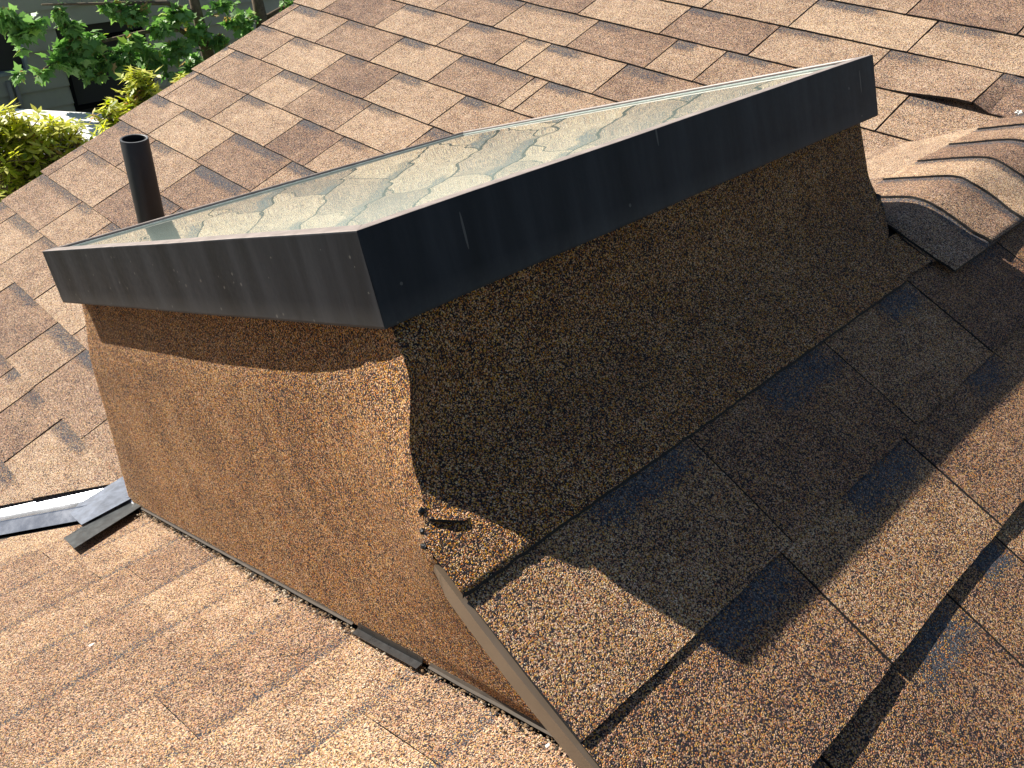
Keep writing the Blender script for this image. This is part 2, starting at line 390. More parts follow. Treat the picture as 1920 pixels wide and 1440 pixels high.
for k, js in JA.items():
    xk = 1.546 + .19 * k
    b0 = xk / cosA * S
    y_edge = 3.97 * S + R.uniform(-.006, .010)
    y_min = (2.700 - xk - .27) * S if k < 1 else {1: .95, 2: .9, 3: .75}.get(k, -.35)
    ys = sorted(set([y_edge] + js + [y_min])); ys = [y for y in ys if y >= y_min]
    out = [ys[0]]
    for y in ys[1:]:
        if y - out[-1] > .42:
            n = int((y - out[-1]) / .27)
            out += [out[-1] + (y - out[-1]) * (i + 1) / (n + 1) for i in range(n)]
        out.append(y)
    # valley cut beside the flashing: keep y > 2.706 - x   (frame: a = -y, b = x / cosA)
    clips = []
    if k <= 1:
        nr = Vector((1.0, -cosA, 0)).normalized()     # a - ... grows towards the valley
        pt = Vector((-(2.700 - 1.0) * S, 1.0 * S / cosA, 0))
        clips = [(pt, nr)]
    if k == 7: lf = lambda a, v: (1 - v) * .017 * smooth01((a + .80) / .17) if a < -.612 else 0.0
    else: lf = None
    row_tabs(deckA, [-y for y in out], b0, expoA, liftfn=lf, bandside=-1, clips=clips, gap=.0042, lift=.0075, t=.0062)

# ---- dormer, near side
expoB = .186 / cosB * S
def liftB(amp, ph, base=0.0):
    return lambda a, v: (1 - v) * (base + amp * max(0, noise.noise(Vector((a * 3.1, ph, 2.0))) + .25))
for y0, js, lf in ((.323, [XR, .905, 1.295, 1.625, 1.98, 2.34, 2.70, 3.0, 3.28], liftB(.003, 1)),
                   (.148, [XR, .878, 1.250, 1.635, 2.0, 2.41, 2.74, 3.05, 3.3], liftB(.0085, 5, .001)),
                   (-.035, [XR, .70, 1.06, 1.232, 1.58, 1.93, 2.30, 2.66, 3.0], liftB(.004, 9)),
                   (-.22, [XR, .82, 1.18, 1.50, 1.86, 2.2, 2.6, 2.95], liftB(.004, 12)),
                   (-.405, [XR, .66, 1.0, 1.36, 1.7, 2.05, 2.4, 2.8], liftB(.004, 12)),
                   (-.59, [XR, .8, 1.16, 1.5, 1.84, 2.2, 2.56], liftB(.004, 12)),
                   (.508, [1.725, 1.90, 2.25, 2.62, 2.98, 3.3], liftB(.002, 3))):
    rc = [(Vector((0, (ry - .045) / cosB * S, 0)), Vector((0, 1, 0)))] if y0 > .4 else []
    row_tabs(deckB, [x * S for x in js], y0 / cosB * S, expoB, bandside=1, liftfn=lf, nu=10, nv=3, clips=rc)

o = shingle(deckB, 1.603 * S, 1.745 * S, .512 / cosB * S, .09 * S, lift=.0085, t=.0022, jag=.002, over=0, skew=.0, name='patch')
o.data.materials[0] = M_CAPSHEET
# ---- lower slope: courses run along x, butts face away from the camera
expoC = .178 / cosC * S
lipA = Vector((-.275 * S, -2.153 * S / cosC, 0))
for i, y0 in enumerate([2.66, 2.482, 2.304, 2.126, 1.948, 1.770, 1.592, 1.414, 1.236, 1.058, .880, .702, .524, .346, .250]):
    y0 += .005
    xs = [XW - .004]
    x = XW - .004 - R.uniform(.10, .35)
    while x > -1.1:
        xs.append(x); x -= R.uniform(.30, .46)
    xs.append(-1.1)
    if y0 < .34: xs = [.45] + [q for q in xs if q < .40]
    nr = Vector((-1.0, -cosC, 0)).normalized()      # drop what lies on the valley side of the metal's lip
    pt = Vector((-.275 * S, -2.150 * S / cosC, 0))
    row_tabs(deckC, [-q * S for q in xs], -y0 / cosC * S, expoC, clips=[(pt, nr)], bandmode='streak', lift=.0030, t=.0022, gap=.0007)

# ---- dormer, far side: a few courses between the valley and the ridge caps
for i, y0 in enumerate([1.872, 1.694, 1.516, 1.338, 1.16, .982, .804]):
    xs = [1.66]; x = 1.74 + .22 * ((i % 3) + 1) * .7
    while x < 3.2: xs.append(x); x += R.uniform(.34, .46)
    xs.append(3.2)
    nr = Vector((-1, -cosC, 0)).normalized()
    lim = 3.60  # valley: x + y*~1 = const
    pt = Vector((-(lim - y0) * S, -y0 / cosC * S, 0))
    rc = [(Vector((0, -(ry + .045) / cosC * S, 0)), Vector((0, 1, 0)))]
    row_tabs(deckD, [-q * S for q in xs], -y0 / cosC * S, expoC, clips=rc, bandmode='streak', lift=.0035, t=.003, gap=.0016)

# ---- ridge caps bent over the dormer ridge, lapped towards the skylight
def ridge_cap(x0, x1, tone, wB=.158, wD=.175, lift=.006, rise=.0, band=.0):
    bm = bmesh.new(); uvl = bm.loops.layers.uv.new('tab')
    t = .0034; nx = 4; prof = []
    # cross profile: from the eave side on D over the crest to B
    K = 22
    for k in range(K + 1):
        q = -1 + 2 * k / K                       # -1 on D side, +1 on B side
        if q < 0: yy = ry + wD * -q; zz = rz - tD * (wD * -q)
        else: yy = ry - wB * q; zz = rz - tB * wB * q
        r = .055                                  # round the crest
        d = abs(q) * (wD if q < 0 else wB)
        tt = tD if q < 0 else tB
        zz = rz - tt * (math.sqrt(d * d + .035 ** 2) - .033)
        flare = .006 * smooth01((q - .70) / .3)
        prof.append((q, yy, zz + flare))
    top = []; bot = []
    for i in range(nx + 1):
        s = i / nx; rt_, rb_ = [], []
        for q, yy, zz in prof:
            x = x0 + (x1 - x0 + .05) * s + (0.012 * noise.noise(Vector((q * 2, x0 * 5, 1))) if i == 0 else 0)
            h = (lift + rise * max(0, q)) * (1 - s) / S - .0085
            jj = R.uniform(-.0012, .0012) if i == 0 else 0
            rt_.append(bm.verts.new(U(x + jj, yy, zz + h))); rb_.append(bm.verts.new(U(x + jj, yy, zz + h - t / S)))
        top.append(rt_); bot.append(rb_)
    def face(vs, uvs, mi=0):
        f = bm.faces.new(vs); f.material_index = mi; f.smooth = (mi == 0)
        for l, w in zip(f.loops, uvs): l[uvl].uv = w
    for i in range(nx):
        for k in range(K):
            ks = ((i, k), (i, k + 1), (i + 1, k + 1), (i + 1, k))
            face([top[a][b] for a, b in ks][::-1], [(b / K, a / nx * 1.25) for a, b in ks][::-1])
    for k in range(K): face((top[0][k], top[0][k + 1], bot[0][k + 1], bot[0][k]), [(0, 0)] * 4, 1)
    for i in range(nx):
        face((top[i][K], top[i + 1][K], bot[i + 1][K], bot[i][K]), [(0, 0)] * 4, 1)
        face((top[i + 1][0], top[i][0], bot[i][0], bot[i + 1][0]), [(0, 0)] * 4, 1)
    bmesh.ops.recalc_face_normals(bm, faces=bm.faces)
    me = bpy.data.meshes.new('ridge_cap'); bm.to_mesh(me); bm.free()
    me.materials.append(M_SHINGLE); me.materials.append(M_ASPHALT)
    o = link('ridge_cap', me, None, house)
    o['warm'] = .62; o['tone'] = tone; o['band_a'] = -.2; o['band_b'] = 1.2; o['band_v'] = .80; o['band_s'] = .8
    return o
for i, (x0, tn) in enumerate([(1.735, .45), (1.925, .35), (2.120, 1.0), (2.316, .15), (2.512, .5), (2.71, .3)]):
    o = ridge_cap(x0, x0 + .20, tn, wD=(.10 if i == 0 else .175), lift=(.003 if i == 0 else .005), rise=.002)
    if i == 2: o['label'] = 'golden tan ridge cap'
    if i == 3: o['label'] = 'slate grey ridge cap'

# ------------------------------------------------------------------ cap sheet (roll roofing) on curb and gable
EDGE_T = [0, .10, .18, .28, .43, .57, .70, .81, .90, 1.0]
EDGE = [(.570, .780, -.520), (.560, .742, -.559), (.550, .7180, -.5770), (.541, .6874, -.5862), (.530, .6739, -.6206), (.518, .6638, -.6488),
        (.508, .6500, -.6762), (.505, .6355, -.6989), (.498, .6120, -.7160), (.463, .5744, -.7360)]
EDGE[1] = (.558, .7400, -.5550); EDGE[2] = (.549, .7145, -.5685)
def edge_pt(t):
    return Vector([lerp_list(EDGE_T, [e[k] for e in EDGE], t) for k in range(3)])
def smooth_edge(t):
    return (edge_pt(max(0, t - .05)) + edge_pt(t) * 2 + edge_pt(min(1, t + .05))) / 4
q_ = math.radians(21.27)
VV = Vector((0, math.cos(q_), -math.sin(q_))); NN = Vector((0, math.sin(q_), math.cos(q_)))
P0 = Vector((.5364, .7685, -.4285)); SKL, SKW, SKH = 1.270, 1.297, .1200

def side_profile(t):
    """standard section of the near side sheet (y, z): straight down from the frame, cove, then out over the near slope to the butt line"""
    T = P0 + VV * .030 - NN * .085
    E1 = Vector((0, .585, tB * .585 + cB + .005)); E2 = Vector((0, .508, tB * .508 + cB + .0015))
    K1 = Vector((0, .7085, -.640)); c1 = Vector((0, .690, -.688)); c2 = Vector((0, .645, -.7080))
    if t < .40: p = Vector((0, T.y, T.z)).lerp(K1, t / .40)
    elif t < .78:
        s = (t - .40) / .38; r = 1 - s
        p = K1 * r ** 3 + c1 * 3 * r * r * s + c2 * 3 * r * s * s + E1 * s ** 3
    else: p = E1.lerp(E2, (t - .78) / .22)
    return Vector((0, p.y, p.z))
# near side sheet
bm = bmesh.new(); NUS, NVS = 90, 44
def xend(t): return lerp_list([0, .5, .62, .74, .84, 1], [1.781, 1.781, 1.775, 1.71, 1.62, 1.615], t)
rows = []
BOTTOM_EDGE = [(.463, .5744, -.7373), (.463, .514, -.761)]
for j in range(NVS + 1):
    t = j / NVS; row = []
    if t < .78: E = smooth_edge(t / .78)
    else:
        s = (t - .78) / .22
        E = Vector((.463, .5744 - (.5744 - .508) * s, 0)); E.z = tB * E.y + cB + .003 + .006 * (1 - s)
    base = side_profile(t); off = Vector((0, E.y - base.y, E.z - base.z))
    for i in range(NUS + 1):
        u = (i / NUS) ** 1.25
        x = E.x + (xend(t) - E.x) * u
        w = math.exp(-((x - E.x) / .06) ** 1.3)
        p = Vector((x, base.y, base.z)) + off * w
        if .05 < t:
            p += NN * (.0045 * noise.noise(Vector((x * 3.5, t * 4, 3.3))) * min(1, t * 4) * (1 - smooth01((t - .72) / .1)))
        if t > .78: p.z += .0035 * max(0, noise.noise(Vector((x * 4, 1.7, 8)))) * (t - .78) / .22
        if j == NVS: p.y += .0012 * R.uniform(-1, 1)
        row.append(bm.verts.new(U(*p)))
    rows.append(row)
for j in range(NVS):
    for i in range(NUS): bm.faces.new((rows[j][i], rows[j + 1][i], rows[j + 1][i + 1], rows[j][i + 1]))
low = [bm.verts.new(v.co + Vector((0, 0, -.0048))) for v in rows[NVS]]
for i in range(NUS):
    f = bm.faces.new((rows[NVS][i], low[i], low[i + 1], rows[NVS][i + 1])); f.material_index = 1
rt2 = [bm.verts.new(r[NUS].co + Vector((-.004, .004, -.012))) for r in rows[24:]]
for k, r in enumerate(rows[24:-1]):
    f = bm.faces.new((r[NUS], rt2[k], rt2[k + 1], rows[24 + k + 1][NUS])); f.material_index = 1
o = from_bm('side_membrane', bm, M_CAPSHEET, house, smooth=True); o.data.materials.append(M_ASPHALT)
o['label'] = 'shaded granular roll roofing down the near side of the skylight curb'

# front sheet: curb front and gable below it
bm = bmesh.new(); NU, NV = 120, 64; rows = []
s1, s2_ = .60, .76
yl = 1.951; yr = .298
TL = Vector((.590, 1.935, -.985)); TR = Vector(EDGE[0])
def front_top(s):
    if s < s1:
        u = s / s1; p = TL.lerp(TR, u); p.x = lerp_list([0, .5, .9, 1], [.575, .581, .578, TR.x], u); return p
    if s < s2_: return smooth_edge((s - s1) / (s2_ - s1))
    u = (s - s2_) / (1 - s2_)
    y = .5744 + (yr - .5744) * u
    return Vector((.470 + .03 * smooth01(u / .3), y, tB * y + cB - .014))
cut = []
for i in range(NU + 1):
    s = i / NU; T = front_top(s)
    yb = yl + (yr - yl) * (s ** 1.15)
    Bt = Vector((XW, yb, -tC * yb + cC + .010 - .004 * math.sin(s * 9)))
    col = []
    for j in range(NV + 1):
        v = (j / NV) ** 1.35
        p = T.lerp(Bt, v)
        d = (T - Bt).length * v
        def field(y, z):
            r = math.hypot((y - .58) * .80, (z + .735) * .62)
            return XW - (XW - .478) * math.exp(-(r / .135) ** 1.6)
        F = field(p.y, p.z); res = T.x - field(T.y, T.z)
        if s <= s1:
            fade = 1 - smooth01((d - .050) / lerp_list([0, .8, 1], [.17, .17, .14], s / s1))
        elif s < s2_: fade = 1 - smooth01(d / .16)
        else: fade = 1 - smooth01(d / .05)
        p.x = F + res * fade
        if v > .8: p.x += (XW - p.x) * smooth01((v - .8) / .2)
        p.x += .006 * noise.noise(Vector((p.y * 2.6, p.z * 3.0, 5))) * min(1, v * 4) * (1 - v)
        col.append(bm.verts.new(U(*p)))
    rows.append(col)
for i in range(NU):
    for j in range(NV): bm.faces.new((rows[i][j], rows[i][j + 1], rows[i + 1][j + 1], rows[i + 1][j]))
# return of the sheet round the far vertical corner
ret = [bm.verts.new(v.co + Vector((.05, .008, 0))) for v in rows[0]]
for j in range(NV): bm.faces.new((ret[j], ret[j + 1], rows[0][j + 1], rows[0][j]))
bmesh.ops.recalc_face_normals(bm, faces=bm.faces)
o = from_bm('front_membrane', bm, M_CAPSHEET, house, smooth=True)
o['label'] = 'sunlit orange brown roll roofing covering the curb front and gable'

# curb body behind the sheets
bm = bmesh.new()
Mk = Matrix(((1, 0, 0, P0.x * S), (0, VV.y, NN.y, P0.y * S), (0, VV.z, NN.z, P0.z * S + H), (0, 0, 0, 1)))
add_box(bm, (.075 * S, .045 * S, -.60 * S), (1.235 * S, 1.262 * S, -.02 * S), Mk)
o = from_bm('curb', bm, M_CAPSHEET, house)
# gable wall behind the front sheet
bm = bmesh.new(); th = .02
pl = [(yl - .01, -tC * yl + cC - .15), (yl - .01, -1.2), (.70, -.80), (.33, tB * .33 + cB - .045), (.30, -tC * .30 + cC - .15)]
va = [bm.verts.new(U(XW + .035, y, z)) for y, z in pl]; vb = [bm.verts.new(U(XW + .06, y, z)) for y, z in pl]
bm.faces.new(va); bm.faces.new(vb[::-1])
for i in range(len(pl)): bm.faces.new((va[i], vb[i], vb[(i + 1) % 5], va[(i + 1) % 5]))
bmesh.ops.recalc_face_normals(bm, faces=bm.faces)
from_bm('gable_wall', bm, M_FELT, house)

# brown drip edge along the rake
bm = bmesh.new(); pr = []
n = 26
for i in range(n + 1):
    u = i / n; y = .556 + (.285 - .556) * u
    zt = tB * y + cB - .010
    w = .019 * smooth01(u / .10) + .003
    bow = .0035 * math.sin(u * math.pi)
    pr.append([U(XR - .0035 - bow, y, zt + .004), U(XR + .02, y, zt + .003), U(XR - .005 - bow, y, zt - w), U(XR + .004 - bow, y, zt - w - .003)])
vs = [[bm.verts.new(p) for p in r] for r in pr]
for a, b in zip(vs, vs[1:]):
    bm.faces.new((a[1], b[1], b[0], a[0])); bm.faces.new((a[0], b[0], b[2], a[2])); bm.faces.new((a[2], b[2], b[3], a[3]))
bmesh.ops.recalc_face_normals(bm, faces=bm.faces)
o = from_bm('drip_edge', bm, M_DRIP, house)
sol = o.modifiers.new('thick', 'SOLIDIFY'); sol.thickness = .0009
# rake board carrying the overhang
bm = bmesh.new()
pts = [(y, tB * y + cB) for y in (.56, -.98)]
for x0, x1, dz0, dz1 in ((.480, .500, -.036, -.012),):
    vs = []
    for y, z in pts:
        vs += [bm.verts.new(U(x0, y, z + dz0)), bm.verts.new(U(x1, y, z + dz0)), bm.verts.new(U(x1, y, z + dz1)), bm.verts.new(U(x0, y, z + dz1))]
    for k in range(4): bm.faces.new((vs[k], vs[(k + 1) % 4], vs[4 + (k + 1) % 4], vs[4 + k]))
    bm.faces.new(vs[:4][::-1]); bm.faces.new(vs[4:])
bmesh.ops.recalc_face_normals(bm, faces=bm.faces)
from_bm('rake_board', bm, M_FELT, house)

# roofing cement: lumpy dabs where the sheets meet
def lump(center, rad, seed, name='cement_dab', mat=None, sq=(1, 1, 1), amp=.45, sub=3):
    bm = bmesh.new(); bmesh.ops.create_icosphere(bm, subdivisions=sub, radius=1)
    for v in bm.verts:
        d = 1 + amp * noise.noise(v.co * 2.2 + Vector((seed, 0, 0))) + .25 * noise.noise(v.co * 6 + Vector((seed, 3, 0)))
        v.co = Vector((v.co.x * sq[0], v.co.y * sq[1], v.co.z * sq[2])) * rad * d + center
    return from_bm(name, bm, mat or M_TAR, house, smooth=True)

# step flashing strip and debris at the foot of the gable
def strip_on_C(name, y0, y1, x0, w, h, mat, n=14, wob=.002):
    bm = bmesh.new(); vs = []
    for i in range(n + 1):
        y = y0 + (y1 - y0) * i / n; x = x0 + wob * noise.noise(Vector((y * 9, 1, 1)))
        z = -tC * y + cC + .010
        vs.append([bm.verts.new(U(x - w, y, z)), bm.verts.new(U(x, y, z + .002)), bm.verts.new(U(x + .002, y, z + h))])
    for a, b in zip(vs, vs[1:]):
        bm.faces.new((a[0], b[0], b[1], a[1])); bm.faces.new((a[1], b[1], b[2], a[2]))
    bmesh.ops.recalc_face_normals(bm, faces=bm.faces)
    o = from_bm(name, bm, mat, house); m_ = o.modifiers.new('thick', 'SOLIDIFY'); m_.thickness = .0008
    return o
strip_on_C('step_flashing', 1.94, .900, XW - .001, .004, .008, plain('dirty_flashing', (.055, .042, .030), .8, noise_s=60, noise_a=.4))
strip_on_C('step_flashing', .880, .705, XW - .006, .012, .014, M_BLACKSTRIP)
strip_on_C('step_flashing', .690, .330, XW - .003, .004, .008, bpy.data.materials['dirty_flashing'])

# open valley metal between the lower slope and the main slope
bm = bmesh.new(); vs = []
for i in range(13):
    x = -.42 + 1.08 * i / 12
    yv = (cC - cA - tA * x) / tC                     # crease
    rowv = []
    ya = yv + .14; rowv.append(U(x + .10, ya, tA * (x + .10) + cA - .011))
    ya = yv + .03; rowv.append(U(x + .0, ya - .02, -tC * 0 + tA * x + cA - .010))
    # crease sits slightly towards the lower slope
    yc = yv - .078; xc = x - .0
    rowv.append(U(xc, yc, -tC * yc + cC - .004))
    yc2 = yv - .135; rowv.append(U(x, yc2, -tC * yc2 + cC + .027))
    yc3 = yv - .139; rowv.append(U(x, yc3, -tC * yc3 + cC + .024))
    yc4 = yv - .185; rowv.append(U(x, yc4, -tC * yc4 + cC - .004))
    vs.append([bm.verts.new(p) for p in rowv])
for a, b in zip(vs, vs[1:]):
    for k in range(5): bm.faces.new((a[k], b[k], b[k + 1], a[k + 1]))
bmesh.ops.recalc_face_normals(bm, faces=bm.faces)
o = from_bm('valley_flashing', bm, M_FLASH, house); o['label'] = 'galvanised open valley metal with a raised lip'
m_ = o.modifiers.new('thick', 'SOLIDIFY'); m_.thickness = .0009
# bent plate closing the valley against the curb: two leaves
bm = bmesh.new()
A_ = [(.479, 2.114, -1.712), (.615, 2.080, -1.660), (.592, 1.975, -1.668), (.452, 2.030, -1.720), (.440, 2.095, -1.727)]
B_ = [(.592, 1.975, -1.668), (.590, 1.880, -1.606), (.367, 1.808, -1.579), (.372, 1.906, -1.618), (.424, 1.918, -1.622), (.452, 2.030, -1.720)]
fa = bm.faces.new([bm.verts.new(U(*p)) for p in A_]); 
B2 = [(.425, 1.918, -1.6215), (.600, 1.933, -1.6305), (.600, 1.880, -1.608), (.367, 1.808, -1.580), (.372, 1.906, -1.619)]
A2 = [(.432, 2.040, -1.667), (.470, 2.080, -1.680), (.612, 2.080, -1.656), (.600, 1.940, -1.624), (.424, 1.920, -1.6185)]
bm.clear()
fa = bm.faces.new([bm.verts.new(U(*p)) for p in A2]); fb = bm.faces.new([bm.verts.new(U(*p)) for p in B2]); fb.material_index = 1; fa.smooth = False
bmesh.ops.recalc_face_normals(bm, faces=bm.faces)
o = from_bm('valley_end_flashing', bm, plain('grey_coated_flashing', (.13, .15, .19), .75, metal=.0, noise_s=50, noise_a=.4), house)
o.data.materials.append(M_PAINTFLASH)
m_ = o.modifiers.new('thick', 'SOLIDIFY'); m_.thickness = .001
o['label'] = 'bent grey flashing plate closing the valley at the curb'

# rake trim and end wall of the main slope, seen only from the side
bm = bmesh.new()
def prism(bm, pts, d):
    va = [bm.verts.new(p) for p in pts]; vb = [bm.verts.new(p + d) for p in pts]
    bm.faces.new(va); bm.faces.new(vb[::-1]); n = len(pts)
    for i in range(n): bm.faces.new((va[i], vb[i], vb[(i + 1) % n], va[(i + 1) % n]))
prism(bm, [U(-.5, 3.93, tA * -.5 + cA - .04), U(3.9, 3.93, tA * 3.9 + cA - .04), U(3.9, 3.93, tA * 3.9 + cA - .22), U(-.5, 3.93, tA * -.5 + cA - .22)], Vector((0, -.02, 0)))
bmesh.ops.recalc_face_normals(bm, faces=bm.faces)
from_bm('barge_board', bm, M_WOOD, house)
bm = bmesh.new()
def wallpoly(x0, x1, y, ztop0, ztop1, d):
    prism(bm, [Vector((x0 * S, y * S, 0.05)), Vector((x1 * S, y * S, 0.05)), U(x1, y, ztop1), U(x0, y, ztop0)], d)
wallpoly(-.1, 3.8, 3.6, tA * -.1 + cA - .10, tA * 3.8 + cA - .10, Vector((0, -.08, 0)))
bmesh.ops.recalc_face_normals(bm, faces=bm.faces)
from_bm('end_wall', bm, M_SIDING_H, house)

# ------------------------------------------------------------------ skylight
sk = empty('skylight', U(*P0), 'black framed skylight with wavy reflecting glass sitting on a curb on the dormer', 'skylight')
sk.matrix_basis = Mk
L_, W_, h_ = SKL * S, SKW * S, SKH * S
def rail(name, poly_top, mat_side=M_FRAME):
    """poly_top: outer start, outer end, inner end, inner start in the skylight's own frame (mitred)"""
    bm = bmesh.new()
    (ox0, oy0), (ox1, oy1), (ix1, iy1), (ix0, iy0) = poly_top
    dirv = Vector((ox1 - ox0, oy1 - oy0, 0)).normalized(); inn = Vector((-dirv.y, dirv.x, 0))
    if inn.dot(Vector((ix0 - ox0, iy0 - oy0, 0))) < 0: inn = -inn
    r = .0016
    def pt(s, off, z):
        o0, o1 = Vector((ox0, oy0, 0)), Vector((ox1, oy1, 0)); i0, i1 = Vector((ix0, iy0, 0)), Vector((ix1, iy1, 0))
        wdt = (i0 - o0).dot(inn)
        f = off / wdt
        a = o0.lerp(i0, f); b = o1.lerp(i1, f)
        p = a.lerp(b, s); p.z = z; return p
    wd = (Vector((ix0 - ox0, iy0 - oy0, 0))).dot(inn)
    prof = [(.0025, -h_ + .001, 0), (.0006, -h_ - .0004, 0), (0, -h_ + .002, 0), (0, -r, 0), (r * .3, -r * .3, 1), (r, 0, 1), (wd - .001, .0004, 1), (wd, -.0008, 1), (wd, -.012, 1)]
    N_ = 16; vs = []
    for i in range(N_ + 1):
        s = i / N_; vs.append([bm.verts.new(pt(s, o_, z + .0007 * noise.noise(Vector((s * 4, o_ * 60, ox0 * 7 + oy0 * 5)))) ) for o_, z, m in prof])
    for a, b in zip(vs, vs[1:]):
        for k in range(len(prof) - 1):
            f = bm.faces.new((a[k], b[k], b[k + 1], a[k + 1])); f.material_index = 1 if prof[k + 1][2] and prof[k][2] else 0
    bmesh.ops.recalc_face_normals(bm, faces=bm.faces)
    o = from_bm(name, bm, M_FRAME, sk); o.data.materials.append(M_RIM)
    m_ = o.modifiers.new('thick', 'SOLIDIFY'); m_.thickness = .0012; m_.offset = -1
    return o
w = .026 * S
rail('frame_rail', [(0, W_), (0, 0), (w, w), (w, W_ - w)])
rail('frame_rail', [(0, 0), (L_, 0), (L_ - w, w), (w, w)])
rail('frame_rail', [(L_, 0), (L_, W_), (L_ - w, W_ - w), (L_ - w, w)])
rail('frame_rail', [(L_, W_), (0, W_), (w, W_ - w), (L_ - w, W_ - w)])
def ring(name, off, wid, z, hgt, mat):
    bm = bmesh.new()
    o1, o2 = off, off + wid
    add_box(bm, (o1, o1, z), (L_ - o1, o2, z + hgt)); add_box(bm, (o1, W_ - o2, z), (L_ - o1, W_ - o1, z + hgt))
    add_box(bm, (o1, o2, z), (o2, W_ - o2, z + hgt)); add_box(bm, (L_ - o2, o2, z), (L_ - o1, W_ - o2, z + hgt))
    return from_bm(name, bm, mat, sk)
ring('gasket', w + .0003, .0035, -.010, .0075, M_GASKET)
ring('sealant_bead', w + .004, .0040, -.010, .0068, M_SILICONE)
bm = bmesh.new(); add_box(bm, (w + .002, w + .002, -.016), (L_ - w - .002, W_ - w - .002, -.0042))
from_bm('glass_pane', bm, M_GLASS, sk)

# ------------------------------------------------------------------ vent pipe
pb = U(1.204, 3.003, -1.4446)
vp = empty('vent_pipe', pb, 'black plastic vent pipe standing on the main slope behind the skylight', 'pipe')
bm = bmesh.new(); hp = .383 * S; r0 = .0475 * S; seg = 40
def lathe(bm, prof, seg=40):
    rr = [[bm.verts.new((r * math.cos(2 * math.pi * k / seg), r * math.sin(2 * math.pi * k / seg), z)) for k in range(seg)] for r, z, m in prof]
    for (a, b, pm) in zip(rr, rr[1:], prof[1:]):
        for k in range(seg):
            f = bm.faces.new((a[k], a[(k + 1) % seg], b[(k + 1) % seg], b[k])); f.material_index = pm[2]; f.smooth = True
lathe(bm, [(r0, -.05, 0), (r0, hp - .001, 0), (r0 - .0008, hp, 0)])
from_bm('pipe_wall', bm, M_ABS, vp)
bm = bmesh.new(); lathe(bm, [(r0 - .0008, hp, 0), (r0 - .0052, hp, 0), (r0 - .006, hp - .001, 0)]); from_bm('cut_rim', bm, M_PIPERIM, vp)
bm = bmesh.new(); lathe(bm, [(r0 - .006, hp - .001, 0), (r0 - .006, -.05, 0)]); from_bm('bore', bm, M_PIPEIN, vp)
bm = bmesh.new(); lathe(bm, [(r0 + .075, -.004, 0), (r0 + .03, .004, 0), (r0 + .006, .03, 0), (r0 + .002, .045, 0)])
o = from_bm('boot', bm, M_GASKET, vp); o.rotation_euler = (0, -math.atan(tA), 0)

# lumps of roofing cement at the corners
for c, r_, sd, sq in (((.488, .608, -.721), .0028, 1, (1, .8, 1.6)), ((.474, .590, -.731), .0024, 4, (1, 1.2, 1.0)), ((.464, .575, -.738), .0030, 5, (1, 1.2, .8)),
                      ((1.765, .655, -.722), .010, 7, (1.2, .8, 1.7)), ((1.735, .640, -.727), .008, 9, (1.8, 1.2, .6)), ((1.775, .668, -.700), .007, 3, (.8, .8, 1.5))):
    lump(U(*c), r_, sd, sq=sq)

# debris washed along the foot of the gable (nobody could count it)
def debris():
    bm = bmesh.new()
    for i in range(900):
        s = R.random(); y = 1.93 + (.36 - 1.93) * s
        off = abs(R.gauss(0, .006)) if R.random() < .92 else R.uniform(0, .04)
        x = XW - .004 - off; z = -tC * y + cC + .004
        p = U(x, y, z); r = R.uniform(.0005, .0014) * (1.5 if R.random() < .06 else 1)
        g = bmesh.ops.create_icosphere(bm, subdivisions=1, radius=r)
        sx, sy, sz = R.uniform(.6, 1.8), R.uniform(.6, 1.8), R.uniform(.4, .9)
        mi = R.choice([0, 0, 0, 1, 1, 1, 1, 2])
        for v in g['verts']:
            v.co = Vector((v.co.x * sx, v.co.y * sy, v.co.z * sz)) * (1 + .3 * R.random()) + p
            for f in v.link_faces: f.material_index = mi
    o = from_bm('debris', bm, plain('dark_grit', (.035, .028, .02), .9), None)
    o.data.materials.append(plain('brown_litter', (.16, .10, .05), .9)); o.data.materials.append(plain('pale_grit', (.45, .38, .28), .8))
    setp(o, 'gritty line of leaf litter and loose granules at the foot of the gable', 'debris', kind='stuff')
debris()

# stray needles and chips lying on the slopes
def needle(slope, px, py, ang, ln, wd, mat, label):
    M = FR[slope]; Mi = M.inverted()
    t, c = {'B': (tB, cB), 'C': (-tC, cC)}[slope]
    q = Mi @ U(px, py, t * py + c)
    bm = bmesh.new(); pts = [Vector((q.x + math.cos(ang) * ln * (k / 5 - .5), q.y + math.sin(ang) * ln * (k / 5 - .5) + .0012 * math.sin(k * .9), .0085 + .001 * math.sin(k))) for k in range(6)]
    add_tube(bm, pts, [wd * (1 - .6 * abs(k / 5 - .4)) for k in range(6)], 5)
    o = from_bm('pine_needle', bm, mat); o.matrix_basis = M
    setp(o, label, 'needle')
M_STRAW = plain('dry_straw', (.62, .47, .24), .6); M_CHIP = plain('pale_chip', (.70, .68, .62), .7)
needle('B', .862, .060, -1.0, .020, .0005, M_STRAW, 'straw coloured pine needle lying on the sunlit near slope of the dormer')
needle('B', 1.20, .447, 2.5, .018, .0003, M_STRAW, 'thin pale pine needle in the shade just below the roll roofing')

